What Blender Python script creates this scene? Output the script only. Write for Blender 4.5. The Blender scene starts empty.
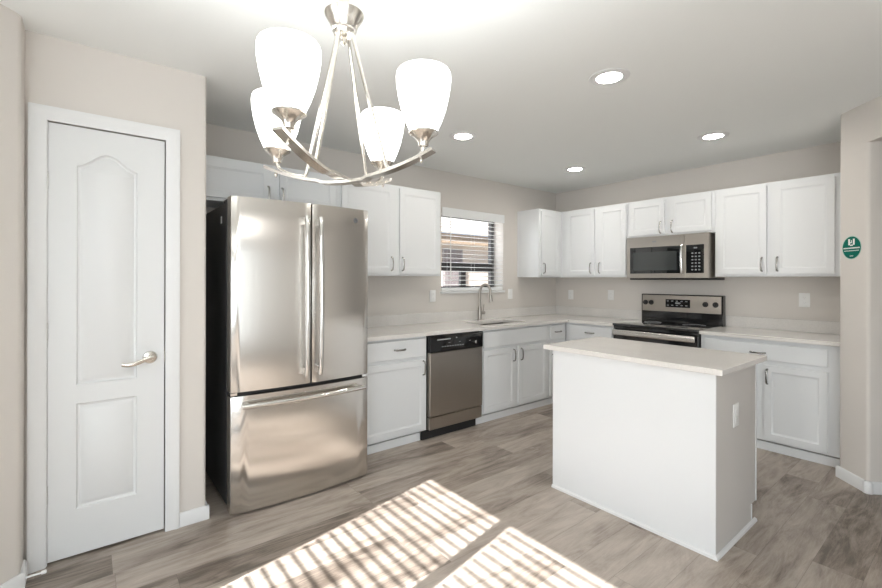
import bpy, bmesh, math, random
from mathutils import Vector, Matrix

SC = bpy.context.scene
COL = SC.collection
random.seed(7)
PI = math.pi

# ------------------------------------------------------------------ camera
YAW, FPX, PY, ROLL = 0.8960, 440.09, 279.94, 0.0024
CAM = Vector((-4.819, -3.5968, 1.3539))
F = Vector((math.cos(YAW), math.sin(YAW), 0)); R = Vector((math.sin(YAW), -math.cos(YAW), 0)); U = Vector((0, 0, 1))
cd = bpy.data.cameras.new('camera'); cam = bpy.data.objects.new('camera', cd); COL.objects.link(cam)
rx = R * math.cos(ROLL) + U * math.sin(ROLL); ry = U * math.cos(ROLL) - R * math.sin(ROLL); rz = -F
cam.matrix_world = Matrix(((rx.x, ry.x, rz.x, CAM.x), (rx.y, ry.y, rz.y, CAM.y), (rx.z, ry.z, rz.z, CAM.z), (0, 0, 0, 1)))
cd.sensor_width = 36; cd.lens = 36 * FPX / 882; cd.shift_y = (PY - 294) / 882; cd.clip_start = 0.02
SC.camera = cam

# ------------------------------------------------------------------ light
SC.view_settings.view_transform = 'Standard'; SC.view_settings.look = 'None'
SC.view_settings.gamma = 1; SC.view_settings.exposure = 0.25; SC.view_settings.use_curve_mapping = False
w = bpy.data.worlds.new('world'); SC.world = w; w.use_nodes = True
wn = w.node_tree.nodes; bg = wn['Background']
sky = wn.new('ShaderNodeTexSky'); sky.sky_type = 'NISHITA'; sky.sun_disc = False
sky.sun_elevation = math.radians(29.7); sky.sun_rotation = math.radians(-100); sky.air_density = 0.6; sky.dust_density = 1.5
w.node_tree.links.new(sky.outputs[0], bg.inputs[0]); bg.inputs[1].default_value = 0.12

def sun(dirv, strength, angle, color):
    l = bpy.data.lights.new('sun', 'SUN'); l.energy = strength; l.angle = math.radians(angle); l.color = color
    o = bpy.data.objects.new('sun', l); COL.objects.link(o)
    o.rotation_euler = Vector(dirv).to_track_quat('-Z', 'Y').to_euler(); o.location = (-9, -4, 6)
E_SUN = math.radians(29.75)
sun((0.981 * math.cos(E_SUN), 0.1925 * math.cos(E_SUN), -math.sin(E_SUN)), 23, 0.28, (1.0, 0.99, 0.985))

def area(name, loc, dirv, sx, sy, watts, color=(1, 1, 1)):
    l = bpy.data.lights.new(name, 'AREA'); l.shape = 'RECTANGLE'; l.size = sx; l.size_y = sy; l.energy = watts; l.color = color
    o = bpy.data.objects.new(name, l); COL.objects.link(o); o.location = loc
    o.rotation_euler = Vector(dirv).to_track_quat('-Z', 'Y').to_euler()
# daylight standing in the glazed openings of the room behind the camera, and the kitchen window
area('daylight_patio_door', (-5.7, -6.93, 1.15), (0, 1, 0), 1.5, 2.0, 62, (0.85, 0.94, 1.0))
area('daylight_side_window', (-6.80, -2.63, 1.2), (1, 0, 0), 1.4, 1.9, 20, (0.88, 0.95, 1.0))
area('fill_added_window', (-6.80, -5.2, 1.45), (1, 0, 0), 1.7, 1.3, 55, (0.88, 0.95, 1.0))  # fill lamp at an unseen rear window, added to brighten the room
area('daylight_kitchen_window', (-1.47, 0.27, 1.67), (0, -1, 0), 0.9, 0.82, 7, (0.93, 0.97, 1.0))

# ------------------------------------------------------------------ materials
def mat(name, color, rough=0.5, metal=0.0, emit=None, estr=0, spec=0.5, coat=0.0):
    m = bpy.data.materials.new(name); m.use_nodes = True
    b = m.node_tree.nodes['Principled BSDF']
    b.inputs['Base Color'].default_value = (*color, 1); b.inputs['Roughness'].default_value = rough
    b.inputs['Metallic'].default_value = metal; b.inputs['Specular IOR Level'].default_value = spec
    b.inputs['Coat Weight'].default_value = coat
    if emit: b.inputs['Emission Color'].default_value = (*emit, 1); b.inputs['Emission Strength'].default_value = estr
    return m
def N(m, t, **kw):
    n = m.node_tree.nodes.new(t)
    for k, v in kw.items(): setattr(n, k, v)
    return n
def L(m, a, b): m.node_tree.links.new(a, b)
def bsdf(m): return m.node_tree.nodes['Principled BSDF']
def coords(m, scale):
    tc = N(m, 'ShaderNodeTexCoord'); mp = N(m, 'ShaderNodeMapping'); mp.inputs['Scale'].default_value = scale
    L(m, tc.outputs['Object'], mp.inputs[0]); return mp.outputs[0]
def bump(m, scale, detail, strength, dist, stretch=(1, 1, 1)):
    n = N(m, 'ShaderNodeTexNoise'); n.inputs['Scale'].default_value = scale; n.inputs['Detail'].default_value = detail
    L(m, coords(m, stretch), n.inputs['Vector'])
    b = N(m, 'ShaderNodeBump'); b.inputs['Strength'].default_value = strength; b.inputs['Distance'].default_value = dist
    L(m, n.outputs[0], b.inputs['Height']); L(m, b.outputs[0], bsdf(m).inputs['Normal'])

WALL = mat('greige_wall_paint', (0.67, 0.634, 0.594), 0.75, spec=0.25); bump(WALL, 140, 4, 0.12, 0.002)
CEIL = mat('ceiling_paint', (0.84, 0.855, 0.84), 0.85, spec=0.2); bump(CEIL, 90, 4, 0.15, 0.003)
TRIM = mat('white_trim_paint', (0.75, 0.755, 0.755), 0.35)
DOORM = mat('white_door_paint', (0.72, 0.73, 0.73), 0.4)
CAB = mat('white_cabinet_paint', (0.75, 0.765, 0.775), 0.33); bump(CAB, 60, 3, 0.03, 0.001)
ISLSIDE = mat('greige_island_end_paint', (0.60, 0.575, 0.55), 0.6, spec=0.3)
PLASTIC = mat('white_plastic', (0.82, 0.82, 0.81), 0.3)
HINGE = mat('pale_hinge_metal', (0.66, 0.66, 0.65), 0.35, 0.3)
SLOT = mat('outlet_grey', (0.55, 0.55, 0.54), 0.4)
BLACK = mat('black_gloss', (0.012, 0.012, 0.013), 0.12, coat=0.4)
BLACKM = mat('black_matte', (0.015, 0.015, 0.016), 0.55)
CASE = mat('fridge_case_grey', (0.030, 0.031, 0.033), 0.38)
GLASSB = mat('black_glass', (0.010, 0.011, 0.012), 0.04, coat=1.0)
MWGLASS = mat('microwave_screen_glass', (0.05, 0.055, 0.055), 0.12, coat=0.5)
NICKEL = mat('brushed_nickel', (0.66, 0.63, 0.58), 0.24, 1.0); bump(NICKEL, 220, 2, 0.03, 0.001, (1, 1, 8))
FAUCET = mat('dark_brushed_nickel', (0.40, 0.37, 0.335), 0.28, 1.0)
CHROME = mat('polished_steel', (0.72, 0.71, 0.69), 0.12, 1.0)
PULL = mat('satin_chrome_pull', (0.36, 0.35, 0.34), 0.22, 1.0)
BADGE = mat('dark_badge', (0.07, 0.07, 0.07), 0.4)
GREYMARK = mat('grey_marking', (0.32, 0.33, 0.34), 0.5)
WHITEMARK = mat('white_marking', (0.8, 0.82, 0.8), 0.5)
GREEN = mat('green_sticker', (0.0, 0.135, 0.095), 0.6, spec=0.15)
GREENEDGE = mat('pale_green_edge', (0.42, 0.60, 0.52), 0.5)
BRONZE = mat('dark_bronze_frame', (0.035, 0.033, 0.034), 0.45)
BLIND = mat('white_blind_slat', (0.85, 0.86, 0.86), 0.45)
CORD = mat('white_cord', (0.8, 0.8, 0.78), 0.7)
SHADE = mat('frosted_lit_glass', (0.9, 0.89, 0.86), 0.4, emit=(1.0, 0.99, 0.975), estr=5.0)
LENS = mat('lit_lens', (0.9, 0.9, 0.88), 0.4, emit=(1.0, 0.955, 0.88), estr=105.0)

def steel_mat(name, base, rough, aniso=0.75, rot=0.0):
    m = mat(name, base, rough, 1.0); b = bsdf(m)
    b.inputs['Anisotropic'].default_value = aniso; b.inputs['Anisotropic Rotation'].default_value = rot; b.inputs['Roughness'].default_value = rough
    tg = N(m, 'ShaderNodeTangent', direction_type='RADIAL', axis='Z'); L(m, tg.outputs[0], b.inputs['Tangent'])
    # sheet metal is never perfectly flat: long soft vertical ripples
    r = N(m, 'ShaderNodeTexNoise'); r.inputs['Scale'].default_value = 1.0; r.inputs['Detail'].default_value = 1
    L(m, coords(m, (60, 60, 0.35)), r.inputs['Vector'])
    bp = N(m, 'ShaderNodeBump'); bp.inputs['Strength'].default_value = 0.25; bp.inputs['Distance'].default_value = 0.001
    L(m, r.outputs[0], bp.inputs['Height']); L(m, bp.outputs[0], b.inputs['Normal'])
    return m
STEEL = steel_mat('brushed_stainless', (0.66, 0.635, 0.60), 0.21, 0.95)
STEELD = steel_mat('darker_brushed_stainless', (0.44, 0.405, 0.365), 0.30)

def quartz():
    m = mat('pale_quartz', (0.66, 0.63, 0.60), 0.16, spec=0.5)
    n = N(m, 'ShaderNodeTexNoise'); n.inputs['Scale'].default_value = 180; n.inputs['Detail'].default_value = 3
    L(m, coords(m, (1, 1, 1)), n.inputs['Vector'])
    n2 = N(m, 'ShaderNodeTexNoise'); n2.inputs['Scale'].default_value = 5; n2.inputs['Detail'].default_value = 4
    L(m, coords(m, (1, 1, 1)), n2.inputs['Vector'])
    ad = N(m, 'ShaderNodeMath', operation='MULTIPLY_ADD'); L(m, n2.outputs[0], ad.inputs[0]); ad.inputs[1].default_value = 0.7
    L(m, n.outputs[0], ad.inputs[2])
    cr = N(m, 'ShaderNodeValToRGB'); e = cr.color_ramp.elements
    e[0].position = 0.45; e[0].color = (0.64, 0.615, 0.585, 1); e[1].position = 1.0; e[1].color = (0.76, 0.735, 0.705, 1)
    L(m, ad.outputs[0], cr.inputs[0]); L(m, cr.outputs[0], bsdf(m).inputs['Base Color'])
    return m
QUARTZ = quartz()

def floor_mat():
    m = mat('greige_oak_planks', (0.3, 0.26, 0.22), 0.42); b = bsdf(m)
    tc = N(m, 'ShaderNodeTexCoord'); sp = N(m, 'ShaderNodeSeparateXYZ'); L(m, tc.outputs['Object'], sp.inputs[0])
    def mth(op, a, c=None, d=None):
        n = N(m, 'ShaderNodeMath', operation=op)
        for i, v in enumerate((a, c, d)):
            if v is None: continue
            if isinstance(v, (int, float)): n.inputs[i].default_value = v
            else: L(m, v, n.inputs[i])
        return n.outputs[0]
    PW, PL = 0.18, 1.25
    yr = mth('DIVIDE', sp.outputs['Y'], PW); row = mth('FLOOR', yr)
    wn_ = N(m, 'ShaderNodeTexWhiteNoise', noise_dimensions='1D'); L(m, row, wn_.inputs['W'])
    xr = mth('ADD', mth('DIVIDE', sp.outputs['X'], PL), mth('MULTIPLY', wn_.outputs['Value'], 7.3)); colu = mth('FLOOR', xr)
    cb = N(m, 'ShaderNodeCombineXYZ'); L(m, row, cb.inputs[0]); L(m, colu, cb.inputs[1])
    pid = N(m, 'ShaderNodeTexWhiteNoise', noise_dimensions='2D'); L(m, cb.outputs[0], pid.inputs['Vector'])
    # grain, shifted per plank
    off = N(m, 'ShaderNodeVectorMath', operation='MULTIPLY_ADD'); L(m, pid.outputs['Color'], off.inputs[0])
    off.inputs[1].default_value = (40, 40, 40); L(m, tc.outputs['Object'], off.inputs[2])
    def grain(scale, st, det, dist=0.0, rough=0.6):
        mp = N(m, 'ShaderNodeMapping'); mp.inputs['Scale'].default_value = st; L(m, off.outputs[0], mp.inputs[0])
        n = N(m, 'ShaderNodeTexNoise'); n.inputs['Scale'].default_value = scale; n.inputs['Detail'].default_value = det
        n.inputs['Distortion'].default_value = dist; n.inputs['Roughness'].default_value = rough
        L(m, mp.outputs[0], n.inputs['Vector']); return n.outputs[0]
    g1 = grain(2.2, (0.8, 4.5, 1), 8, 2.0, 0.65); g2 = grain(14.0, (0.8, 10, 1), 6, 0.6, 0.75); g3 = grain(1.5, (1.0, 2.6, 1), 3, 0.6)
    s = mth('ADD', mth('MULTIPLY', g1, 0.55), mth('MULTIPLY', g2, 0.26)); s = mth('ADD', s, mth('MULTIPLY', g3, 0.55))
    s = mth('ADD', s, mth('MULTIPLY', mth('SUBTRACT', pid.outputs['Value'], 0.5), 0.22))
    cr = N(m, 'ShaderNodeValToRGB'); e = cr.color_ramp.elements
    e[0].position = 0.50; e[0].color = (0.125, 0.100, 0.080, 1); e[1].position = 0.86; e[1].color = (0.48, 0.42, 0.365, 1)
    k = e.new(0.60); k.color = (0.255, 0.211, 0.176, 1); k = e.new(0.71); k.color = (0.37, 0.317, 0.272, 1)
    L(m, s, cr.inputs[0])
    fy = mth('FRACT', yr); fx = mth('FRACT', xr)
    ey = mth('MULTIPLY', mth('MINIMUM', fy, mth('SUBTRACT', 1.0, fy)), PW)
    ex = mth('MULTIPLY', mth('MINIMUM', fx, mth('SUBTRACT', 1.0, fx)), PL)
    seam = mth('LESS_THAN', mth('MINIMUM', ey, ex), 0.0011)
    mx = N(m, 'ShaderNodeMix', data_type='RGBA'); L(m, mth('MULTIPLY', seam, 0.40), mx.inputs[0]); L(m, cr.outputs[0], mx.inputs[6]); mx.inputs[7].default_value = (0.09, 0.072, 0.06, 1)
    L(m, mx.outputs[2], b.inputs['Base Color'])
    bp = N(m, 'ShaderNodeBump'); bp.inputs['Strength'].default_value = 0.25; bp.inputs['Distance'].default_value = 0.002
    L(m, mth('SUBTRACT', g2, mth('MULTIPLY', seam, 1.0)), bp.inputs['Height']); L(m, bp.outputs[0], b.inputs['Normal'])
    return m
FLOOR = floor_mat()
def glass_mat():
    m = bpy.data.materials.new('window_glass'); m.use_nodes = True; nt = m.node_tree; nt.nodes.clear()
    o = N(m, 'ShaderNodeOutputMaterial'); mx = N(m, 'ShaderNodeMixShader'); t = N(m, 'ShaderNodeBsdfTransparent'); g = N(m, 'ShaderNodeBsdfGlossy')
    g.inputs['Roughness'].default_value = 0.01; mx.inputs[0].default_value = 0.06
    L(m, t.outputs[0], mx.inputs[1]); L(m, g.outputs[0], mx.inputs[2]); L(m, mx.outputs[0], o.inputs[0]); return m
GLASS = glass_mat()
STUCCO = mat('sand_stucco', (0.78, 0.71, 0.62), 0.9, spec=0.1); bump(STUCCO, 60, 4, 0.4, 0.01)
FASCIA = mat('tan_fascia', (0.50, 0.38, 0.27), 0.7)
TILE = mat('pale_roof_tile', (0.62, 0.56, 0.50), 0.8)
NBFRAME = mat('grey_window_frame', (0.36, 0.34, 0.34), 0.6)
NBPANE = mat('mauve_window_screen', (0.30, 0.265, 0.265), 0.5)
GRAVEL = mat('gravel', (0.45, 0.40, 0.35), 0.95); bump(GRAVEL, 40, 6, 0.8, 0.03)

# ------------------------------------------------------------------ mesh helpers
def B(): return bmesh.new()
def bx(bm, x0, x1, y0, y1, z0, z1, bev=0.0, seg=1):
    x0, x1 = sorted((x0, x1)); y0, y1 = sorted((y0, y1)); z0, z1 = sorted((z0, z1))
    v = [bm.verts.new(p) for p in ((x0, y0, z0), (x1, y0, z0), (x1, y1, z0), (x0, y1, z0), (x0, y0, z1), (x1, y0, z1), (x1, y1, z1), (x0, y1, z1))]
    fs = [bm.faces.new([v[i] for i in f]) for f in ((3, 2, 1, 0), (4, 5, 6, 7), (0, 1, 5, 4), (1, 2, 6, 5), (2, 3, 7, 6), (3, 0, 4, 7))]
    if bev:
        es = list({e for f in fs for e in f.edges})
        bmesh.ops.bevel(bm, geom=es, offset=bev, segments=seg, affect='EDGES', profile=0.5)
    return bm
def box(*a, **k): return bx(B(), *a, **k)
def prism(bm, pts, z0, z1, round_idx=(), r=0.02, seg=5):
    n = len(pts); lo = [bm.verts.new((p[0], p[1], z0)) for p in pts]; hi = [bm.verts.new((p[0], p[1], z1)) for p in pts]
    bm.faces.new(lo[::-1]); bm.faces.new(hi)
    for i in range(n): bm.faces.new((lo[i], lo[(i + 1) % n], hi[(i + 1) % n], hi[i]))
    if round_idx:
        es = [bm.edges.get((lo[i], hi[i])) for i in round_idx]
        bmesh.ops.bevel(bm, geom=es, offset=r, segments=seg, affect='EDGES', profile=0.5)
    return bm
def lathe(bm, prof, c=(0, 0, 0), n=28, axis='z', close=True):
    rings = []
    for r, h in prof:
        ring = []
        for i in range(n):
            a = 2 * PI * i / n; p = {'z': (r * math.cos(a), r * math.sin(a), h), 'y': (r * math.cos(a), h, r * math.sin(a)), 'x': (h, r * math.cos(a), r * math.sin(a))}[axis]
            ring.append(bm.verts.new((c[0] + p[0], c[1] + p[1], c[2] + p[2])))
        rings.append(ring)
    for a, b in zip(rings, rings[1:]):
        for i in range(n): bm.faces.new((a[i], a[(i + 1) % n], b[(i + 1) % n], b[i]))
    if close: bm.faces.new(rings[0][::-1]); bm.faces.new(rings[-1])
    bmesh.ops.recalc_face_normals(bm, faces=bm.faces)
    return bm
def sweep(bm, path, section, up=Vector((0, 0, 1)), cap=True):
    path = [Vector(p) for p in path]; rings = []; N0 = None
    for i, p in enumerate(path):
        t = (path[min(i + 1, len(path) - 1)] - path[max(i - 1, 0)]).normalized()
        if N0 is None:
            N0 = up - t * up.dot(t)
            if N0.length < 1e-3: N0 = Vector((1, 0, 0)) - t * t.x
        else: N0 = N0 - t * N0.dot(t)
        N0.normalize(); S = t.cross(N0)
        rings.append([bm.verts.new(p + S * a + N0 * b) for a, b in section])
    m = len(section)
    for a, b in zip(rings, rings[1:]):
        for i in range(m): bm.faces.new((a[i], a[(i + 1) % m], b[(i + 1) % m], b[i]))
    if cap: bm.faces.new(rings[0][::-1]); bm.faces.new(rings[-1])
    bmesh.ops.recalc_face_normals(bm, faces=bm.faces)
    return bm
def tube(bm, path, r, n=10, up=Vector((0, 0, 1))):
    return sweep(bm, path, [(r * math.cos(2 * PI * i / n), r * math.sin(2 * PI * i / n)) for i in range(n)], up)
def smooth(pts, k=6):
    P = [Vector(p) for p in pts]; out = []
    for i in range(len(P) - 1):
        a, b, c, d = P[max(i - 1, 0)], P[i], P[i + 1], P[min(i + 2, len(P) - 1)]
        for j in range(k):
            t = j / k
            out.append(0.5 * ((2 * b) + (-a + c) * t + (2 * a - 5 * b + 4 * c - d) * t * t + (-a + 3 * b - 3 * c + d) * t ** 3))
    out.append(P[-1]); return out
def obj(name, bm, m, parent=None, label=None):
    me = bpy.data.meshes.new(name); bm.normal_update()
    for f in bm.faces: f.smooth = True
    for e in bm.edges:
        if len(e.link_faces) != 2 or e.calc_face_angle(0) > 0.6: e.smooth = False
    bm.to_mesh(me); bm.free(); me.materials.append(m)
    o = bpy.data.objects.new(name, me); COL.objects.link(o)
    if parent: o.parent = parent
    if label: o['label'] = label
    return o
def tag(o, label, cat, group=None):
    o['label'] = label; o['category'] = cat
    if group: o['group'] = group
    return o
def thing(name, label, cat, loc=(0, 0, 0), rot=0, group=None):
    o = bpy.data.objects.new(name, None); COL.objects.link(o); o.location = loc; o.rotation_euler = (0, 0, rot)
    return tag(o, label, cat, group)
def struct(name, bm, m, parent=None):
    o = obj(name, bm, m, parent); o['kind'] = 'structure'; return o
WEST = -PI / 2          # local x runs to the right seen from the room, local y goes into the range wall

# ------------------------------------------------------------------ room shell
H = 2.499
struct('floor', box(-7.0, 1.3, -7.1, 0.15, -0.1, 0), FLOOR)
struct('ceiling', box(-7.0, 1.3, -7.1, 0.15, H, H + 0.12), CEIL)
WX0, WX1, WZ0, WZ1 = -1.938, -1.000, 1.235, 2.095
bm = B(); T = 0.24
bx(bm, -5.05, WX0, 0, T, 0, H); bx(bm, WX1, 0.15, 0, T, 0, H); bx(bm, WX0, WX1, 0, T, 0, WZ0); bx(bm, WX0, WX1, 0, T, WZ1, H)
struct('wall_north', bm, WALL)
struct('wall_east', box(0, 0.15, -3.25, 0, 0, H), WALL); T = 0.15
# pantry wall with its doorway, and its return beside the refrigerator
PY0 = -0.822; DX0, DX1, DZ = -4.976, -4.496, 2.101
bm = B()
bx(bm, -5.05, DX0, PY0, PY0 + 0.115, 0, H); bx(bm, DX0, DX1, PY0, PY0 + 0.115, DZ, H)
prism(bm, [(DX1, PY0), (-4.299, PY0), (-4.299, 0), (-4.414, 0), (-4.414, PY0 + 0.115), (DX1, PY0 + 0.115)], 0, H, (1,), 0.018)
struct('wall_pantry', bm, WALL)
struct('wall_left', prism(B(), [(-5.05, 0.15), (-5.05, -0.962), (-5.33, -1.242), (-7.0, -1.242), (-7.0, 0.15)], 0, H, (1,), 0.02), WALL)
# wall beside the range counter: return, short diagonal pier, opening to the hall with header over it
bm = B(); pA = (-0.775, -2.945); pB = (-0.937, -3.107); q = 0.7071
jam = (pB[0] + 0.16 * q, pB[1] - 0.16 * q)
prism(bm, [(0, -2.945), pA, pB, jam, (0.0, jam[1])], 0, 2.242, (1, 2), 0.02)
pC = (pB[0] - 0.95 * q, pB[1] - 0.95 * q); pD = (-2.05, pC[1] - (pC[0] + 2.05))
pE = (pD[0] + 0.16 * q, pD[1] - 0.16 * q); pCj = (pC[0] + 0.16 * q, pC[1] - 0.16 * q)
prism(bm, [(0, -2.945), pA, pD, pE, jam, (0.0, jam[1])], 2.242, H, (1,), 0.02)
prism(bm, [pC, pD, pE, pCj], 0, 2.242, (0,), 0.02)
struct('wall_right', bm, WALL)
bm = B(); bx(bm, -2.05, -1.93, -6.95, pD[1], 0, H); bx(bm, 0.0, 1.3, -3.37, -3.22, 0, H); bx(bm, 1.15, 1.3, -5.6, -3.37, 0, H); bx(bm, -1.93, 1.3, -5.7, -5.6, 0, H)
struct('wall_hall', bm, WALL)
# rooms behind the camera: side wall with two windows (the rear one added for light), back wall with a patio door
SX = -6.6
S0, S1, SZ0, SZ1 = -3.352, -1.905, 0.06, 2.18        # blinds window that throws the sun stripes
G0, G1, GZ0, GZ1 = -6.1, -4.3, 0.75, 2.10  # opening of the added rear window
bm = B()
bx(bm, SX - T, SX, S1, -1.242, 0, H); bx(bm, SX - T, SX, G1, S0, 0, H); bx(bm, SX - T, SX, -7.0, G0, 0, H)
bx(bm, SX - T, SX, S0, S1, 0, SZ0); bx(bm, SX - T, SX, S0, S1, SZ1, H); bx(bm, SX - T, SX, G0, G1, 0, GZ0); bx(bm, SX - T, SX, G0, G1, GZ1, H)
struct('wall_side', bm, WALL)
P0, P1, PZ1 = -6.5, -4.9, 2.12; BY = -6.75
bm = B(); bx(bm, SX, P0, BY - T, BY, 0, H); bx(bm, P1, -1.93, BY - T, BY, 0, H); bx(bm, P0, P1, BY - T, BY, PZ1, H)
struct('wall_back', bm, WALL)

def frame_ring(bm, a0, a1, z0, z1, w, d0, d1, axis):
    for (p0, p1, y0, y1) in ((a0, a0 + w, z0, z1), (a1 - w, a1, z0, z1), (a0 + w, a1 - w, z0, z0 + w), (a0 + w, a1 - w, z1 - w, z1)):
        if axis == 'x': bx(bm, p0, p1, d0, d1, y0, y1)
        else: bx(bm, d0, d1, p0, p1, y0, y1)
# window_1: the kitchen window over the sink
bm = B(); frame_ring(bm, WX0 + 0.001, WX1 - 0.001, WZ0 + 0.001, WZ1 - 0.001, 0.048, 0.15, 0.205, 'x')
bx(bm, WX0 + 0.049, WX1 - 0.049, 0.155, 0.2, 1.456, 1.545); bx(bm, -1.524, -1.450, 0.16, 0.198, WZ0 + 0.049, 1.456)
win = struct('window_1', bm, BRONZE)
struct('pane', box(WX0 + 0.04, WX1 - 0.04, 0.176, 0.180, WZ0 + 0.04, WZ1 - 0.04), GLASS, win)
struct('window_sill', box(WX0 - 0.012, WX1 + 0.012, -0.022, 0.149, WZ0 - 0.026, WZ0 - 0.0005, bev=0.004), TRIM, win)
# window_2: side window (behind the camera), window_3 further back, added to let in fill light, door_2: patio door
bm = B(); ym = (-2.593 - 2.662) / 2
frame_ring(bm, S0, S1, SZ0, SZ1, 0.03, SX - 0.10, SX - 0.05, 'y'); bx(bm, SX - 0.10, SX - 0.05, -2.662, -2.593, SZ0 + 0.03, SZ1 - 0.03)
w2 = struct('window_2', bm, TRIM); struct('pane', box(SX - 0.077, SX - 0.073, S0 + 0.02, S1 - 0.02, SZ0 + 0.02, SZ1 - 0.02), GLASS, w2)
bm = B(); frame_ring(bm, G0, G1, GZ0, GZ1, 0.045, SX - 0.10, SX - 0.05, 'y'); bx(bm, SX - 0.10, SX - 0.05, -5.23, -5.17, GZ0 + 0.045, GZ1 - 0.045)
w3 = struct('window_3', bm, TRIM); struct('pane', box(SX - 0.077, SX - 0.073, G0 + 0.02, G1 - 0.02, GZ0 + 0.02, GZ1 - 0.02), GLASS, w3)
bm = B(); frame_ring(bm, P0, P1, 0.02, PZ1, 0.06, BY - 0.10, BY - 0.05, 'x'); bx(bm, -5.75, -5.65, BY - 0.10, BY - 0.05, 0.08, PZ1 - 0.06)
d2 = struct('door_2', bm, TRIM); struct('pane', box(P0 + 0.03, P1 - 0.03, BY - 0.077, BY - 0.073, 0.05, PZ1 - 0.03), GLASS, d2)

# baseboards
def base_run(bm, a, b, t=0.014, h=0.076):
    a, b = Vector((*a, 0)), Vector((*b, 0)); d = (b - a).normalized(); n = Vector((d.y, -d.x, 0))    # n to the right of a->b
    sec = [(0, 0), (t, 0), (t, h - 0.012), (t * 0.45, h), (0, h)]
    A = [bm.verts.new(a + n * s + Vector((0, 0, z))) for s, z in sec]; C = [bm.verts.new(b + n * s + Vector((0, 0, z))) for s, z in sec]
    for i in range(5): bm.faces.new((A[i], A[(i + 1) % 5], C[(i + 1) % 5], C[i]))
    bm.faces.new(A[::-1]); bm.faces.new(C); bmesh.ops.recalc_face_normals(bm, faces=bm.faces)
bm = B(); base_run(bm, (-4.431, PY0 - .0005), (-4.285, PY0 - .0005)); base_run(bm, (-4.2985, PY0 - 0.014), (-4.2985, -0.70)); struct('baseboard_pantry', bm, TRIM)
bm = B(); base_run(bm, (-5.33, -1.2425), (-5.044, -0.9565)); base_run(bm, (-5.0495, -0.9665), (-5.0495, -0.85)); struct('baseboard_left', bm, TRIM)
bm = B(); base_run(bm, (pA[0] + 0.010, pA[1] + 0.010), (pB[0] + 0.004, pB[1] + 0.004)); base_run(bm, (pB[0] + 0.004, pB[1] - 0.004), (jam[0], jam[1])); base_run(bm, (pC[0], pC[1]), (pD[0], pD[1]))
lathe(bm, [(0.0265, 0), (0.0265, 0.064), (0.019, 0.076)], (pB[0] + 0.010, pB[1] , 0), 20)
struct('baseboard_right', bm, TRIM)

# pantry door with casing
def casing(bm, pts_in, width, y0):
    # mitred casing around three sides, stepped profile
    (x0, x1, zt) = pts_in
    prof = [(0, 0), (0, 0.010), (0.008, 0.013), (width * 0.55, 0.015), (width * 0.8, 0.020), (width, 0.018), (width, 0)]
    rings = []
    for (cx, cz, sx, sz) in ((x0, 0, -1, 0), (x0, zt, -1, 1), (x1, zt, 1, 1), (x1, 0, 1, 0)):
        rings.append([bm.verts.new((cx + sx * d, y0 - t, cz + sz * d)) for d, t in prof])
    for a, b in zip(rings, rings[1:]):
        for i in range(len(prof)): bm.faces.new((a[i], a[(i + 1) % len(prof)], b[(i + 1) % len(prof)], b[i]))
    bm.faces.new(rings[0]); bm.faces.new(rings[-1][::-1]); bmesh.ops.recalc_face_normals(bm, faces=bm.faces)
bm = B(); casing(bm, (-4.974, -4.4975, 2.1), 0.065, PY0 - 0.0005)
tr = struct('trim_1', bm, TRIM)
obj('jamb', box(-4.9755, -4.9708, -0.8212, -0.770, 0, 2.0995), TRIM, tr)

def offset_poly(pts, d):
    n = len(pts); out = []
    for i in range(n):
        p0, p, p1 = Vector(pts[i - 1]), Vector(pts[i]), Vector(pts[(i + 1) % n])
        a, b = (p - p0).normalized(), (p1 - p).normalized(); na, nb = Vector((-a.y, a.x)), Vector((-b.y, b.x))
        m = (na + nb); m = m / max(m.dot(na), 0.3) if m.length > 1e-6 else na
        out.append(p + m * d)
    return out
def panel_slab(w, h, t, panels, profile):
    """slab from x 0..w, z 0..h, front at y=0 and back at y=t, with moulded panels (counter-clockwise outlines)"""
    bm = B(); fr = []
    def loop(pts, y): return [bm.verts.new((p[0], y, p[1])) for p in pts]
    o = loop([(0, 0), (w, 0), (w, h), (0, h)], 0); bk = loop([(0, 0), (w, 0), (w, h), (0, h)], t)
    for i in range(4): bm.faces.new((o[i], o[(i + 1) % 4], bk[(i + 1) % 4], bk[i]))
    bm.faces.new(bk)
    edges = [bm.edges.get((o[i], o[(i + 1) % 4])) for i in range(4)]
    for pts in panels:
        prev = loop(pts, 0)
        edges += [bm.edges.new((prev[i], prev[(i + 1) % len(prev)])) for i in range(len(prev))]
        for ins, dep in profile:
            cur = loop(offset_poly(pts, ins), dep)
            for i in range(len(cur)): bm.faces.new((prev[i], prev[(i + 1) % len(cur)], cur[(i + 1) % len(cur)], cur[i]))
            prev = cur
        bm.faces.new(prev)
    bmesh.ops.triangle_fill(bm, use_beauty=True, use_dissolve=False, edges=edges)
    bmesh.ops.recalc_face_normals(bm, faces=bm.faces)
    return bm
DW_, DH_ = -4.502 + 4.970, 2.095 - 0.012
px0, px1 = -4.866 + 4.970, -4.622 + 4.970
arch = [(px0, 0.826), (px1, 0.826), (px1, 1.895)]
for i in range(1, 24):
    u = i / 24; arch.append((px1 + (px0 - px1) * u, 1.895 + 0.070 * (0.5 - 0.5 * math.cos(2 * PI * u)) ** 0.9))
arch.append((px0, 1.895))
low = [(px0, 0.222), (px1, 0.222), (px1, 0.735), (px0, 0.735)]
prof = [(0.006, 0.009), (0.014, 0.012), (0.036, 0.0015)]
door = struct('door_1', panel_slab(DW_, DH_, 0.034, [arch, low], prof), DOORM)
door.location = (-4.970, PY0 + 0.006, 0.012)
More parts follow.
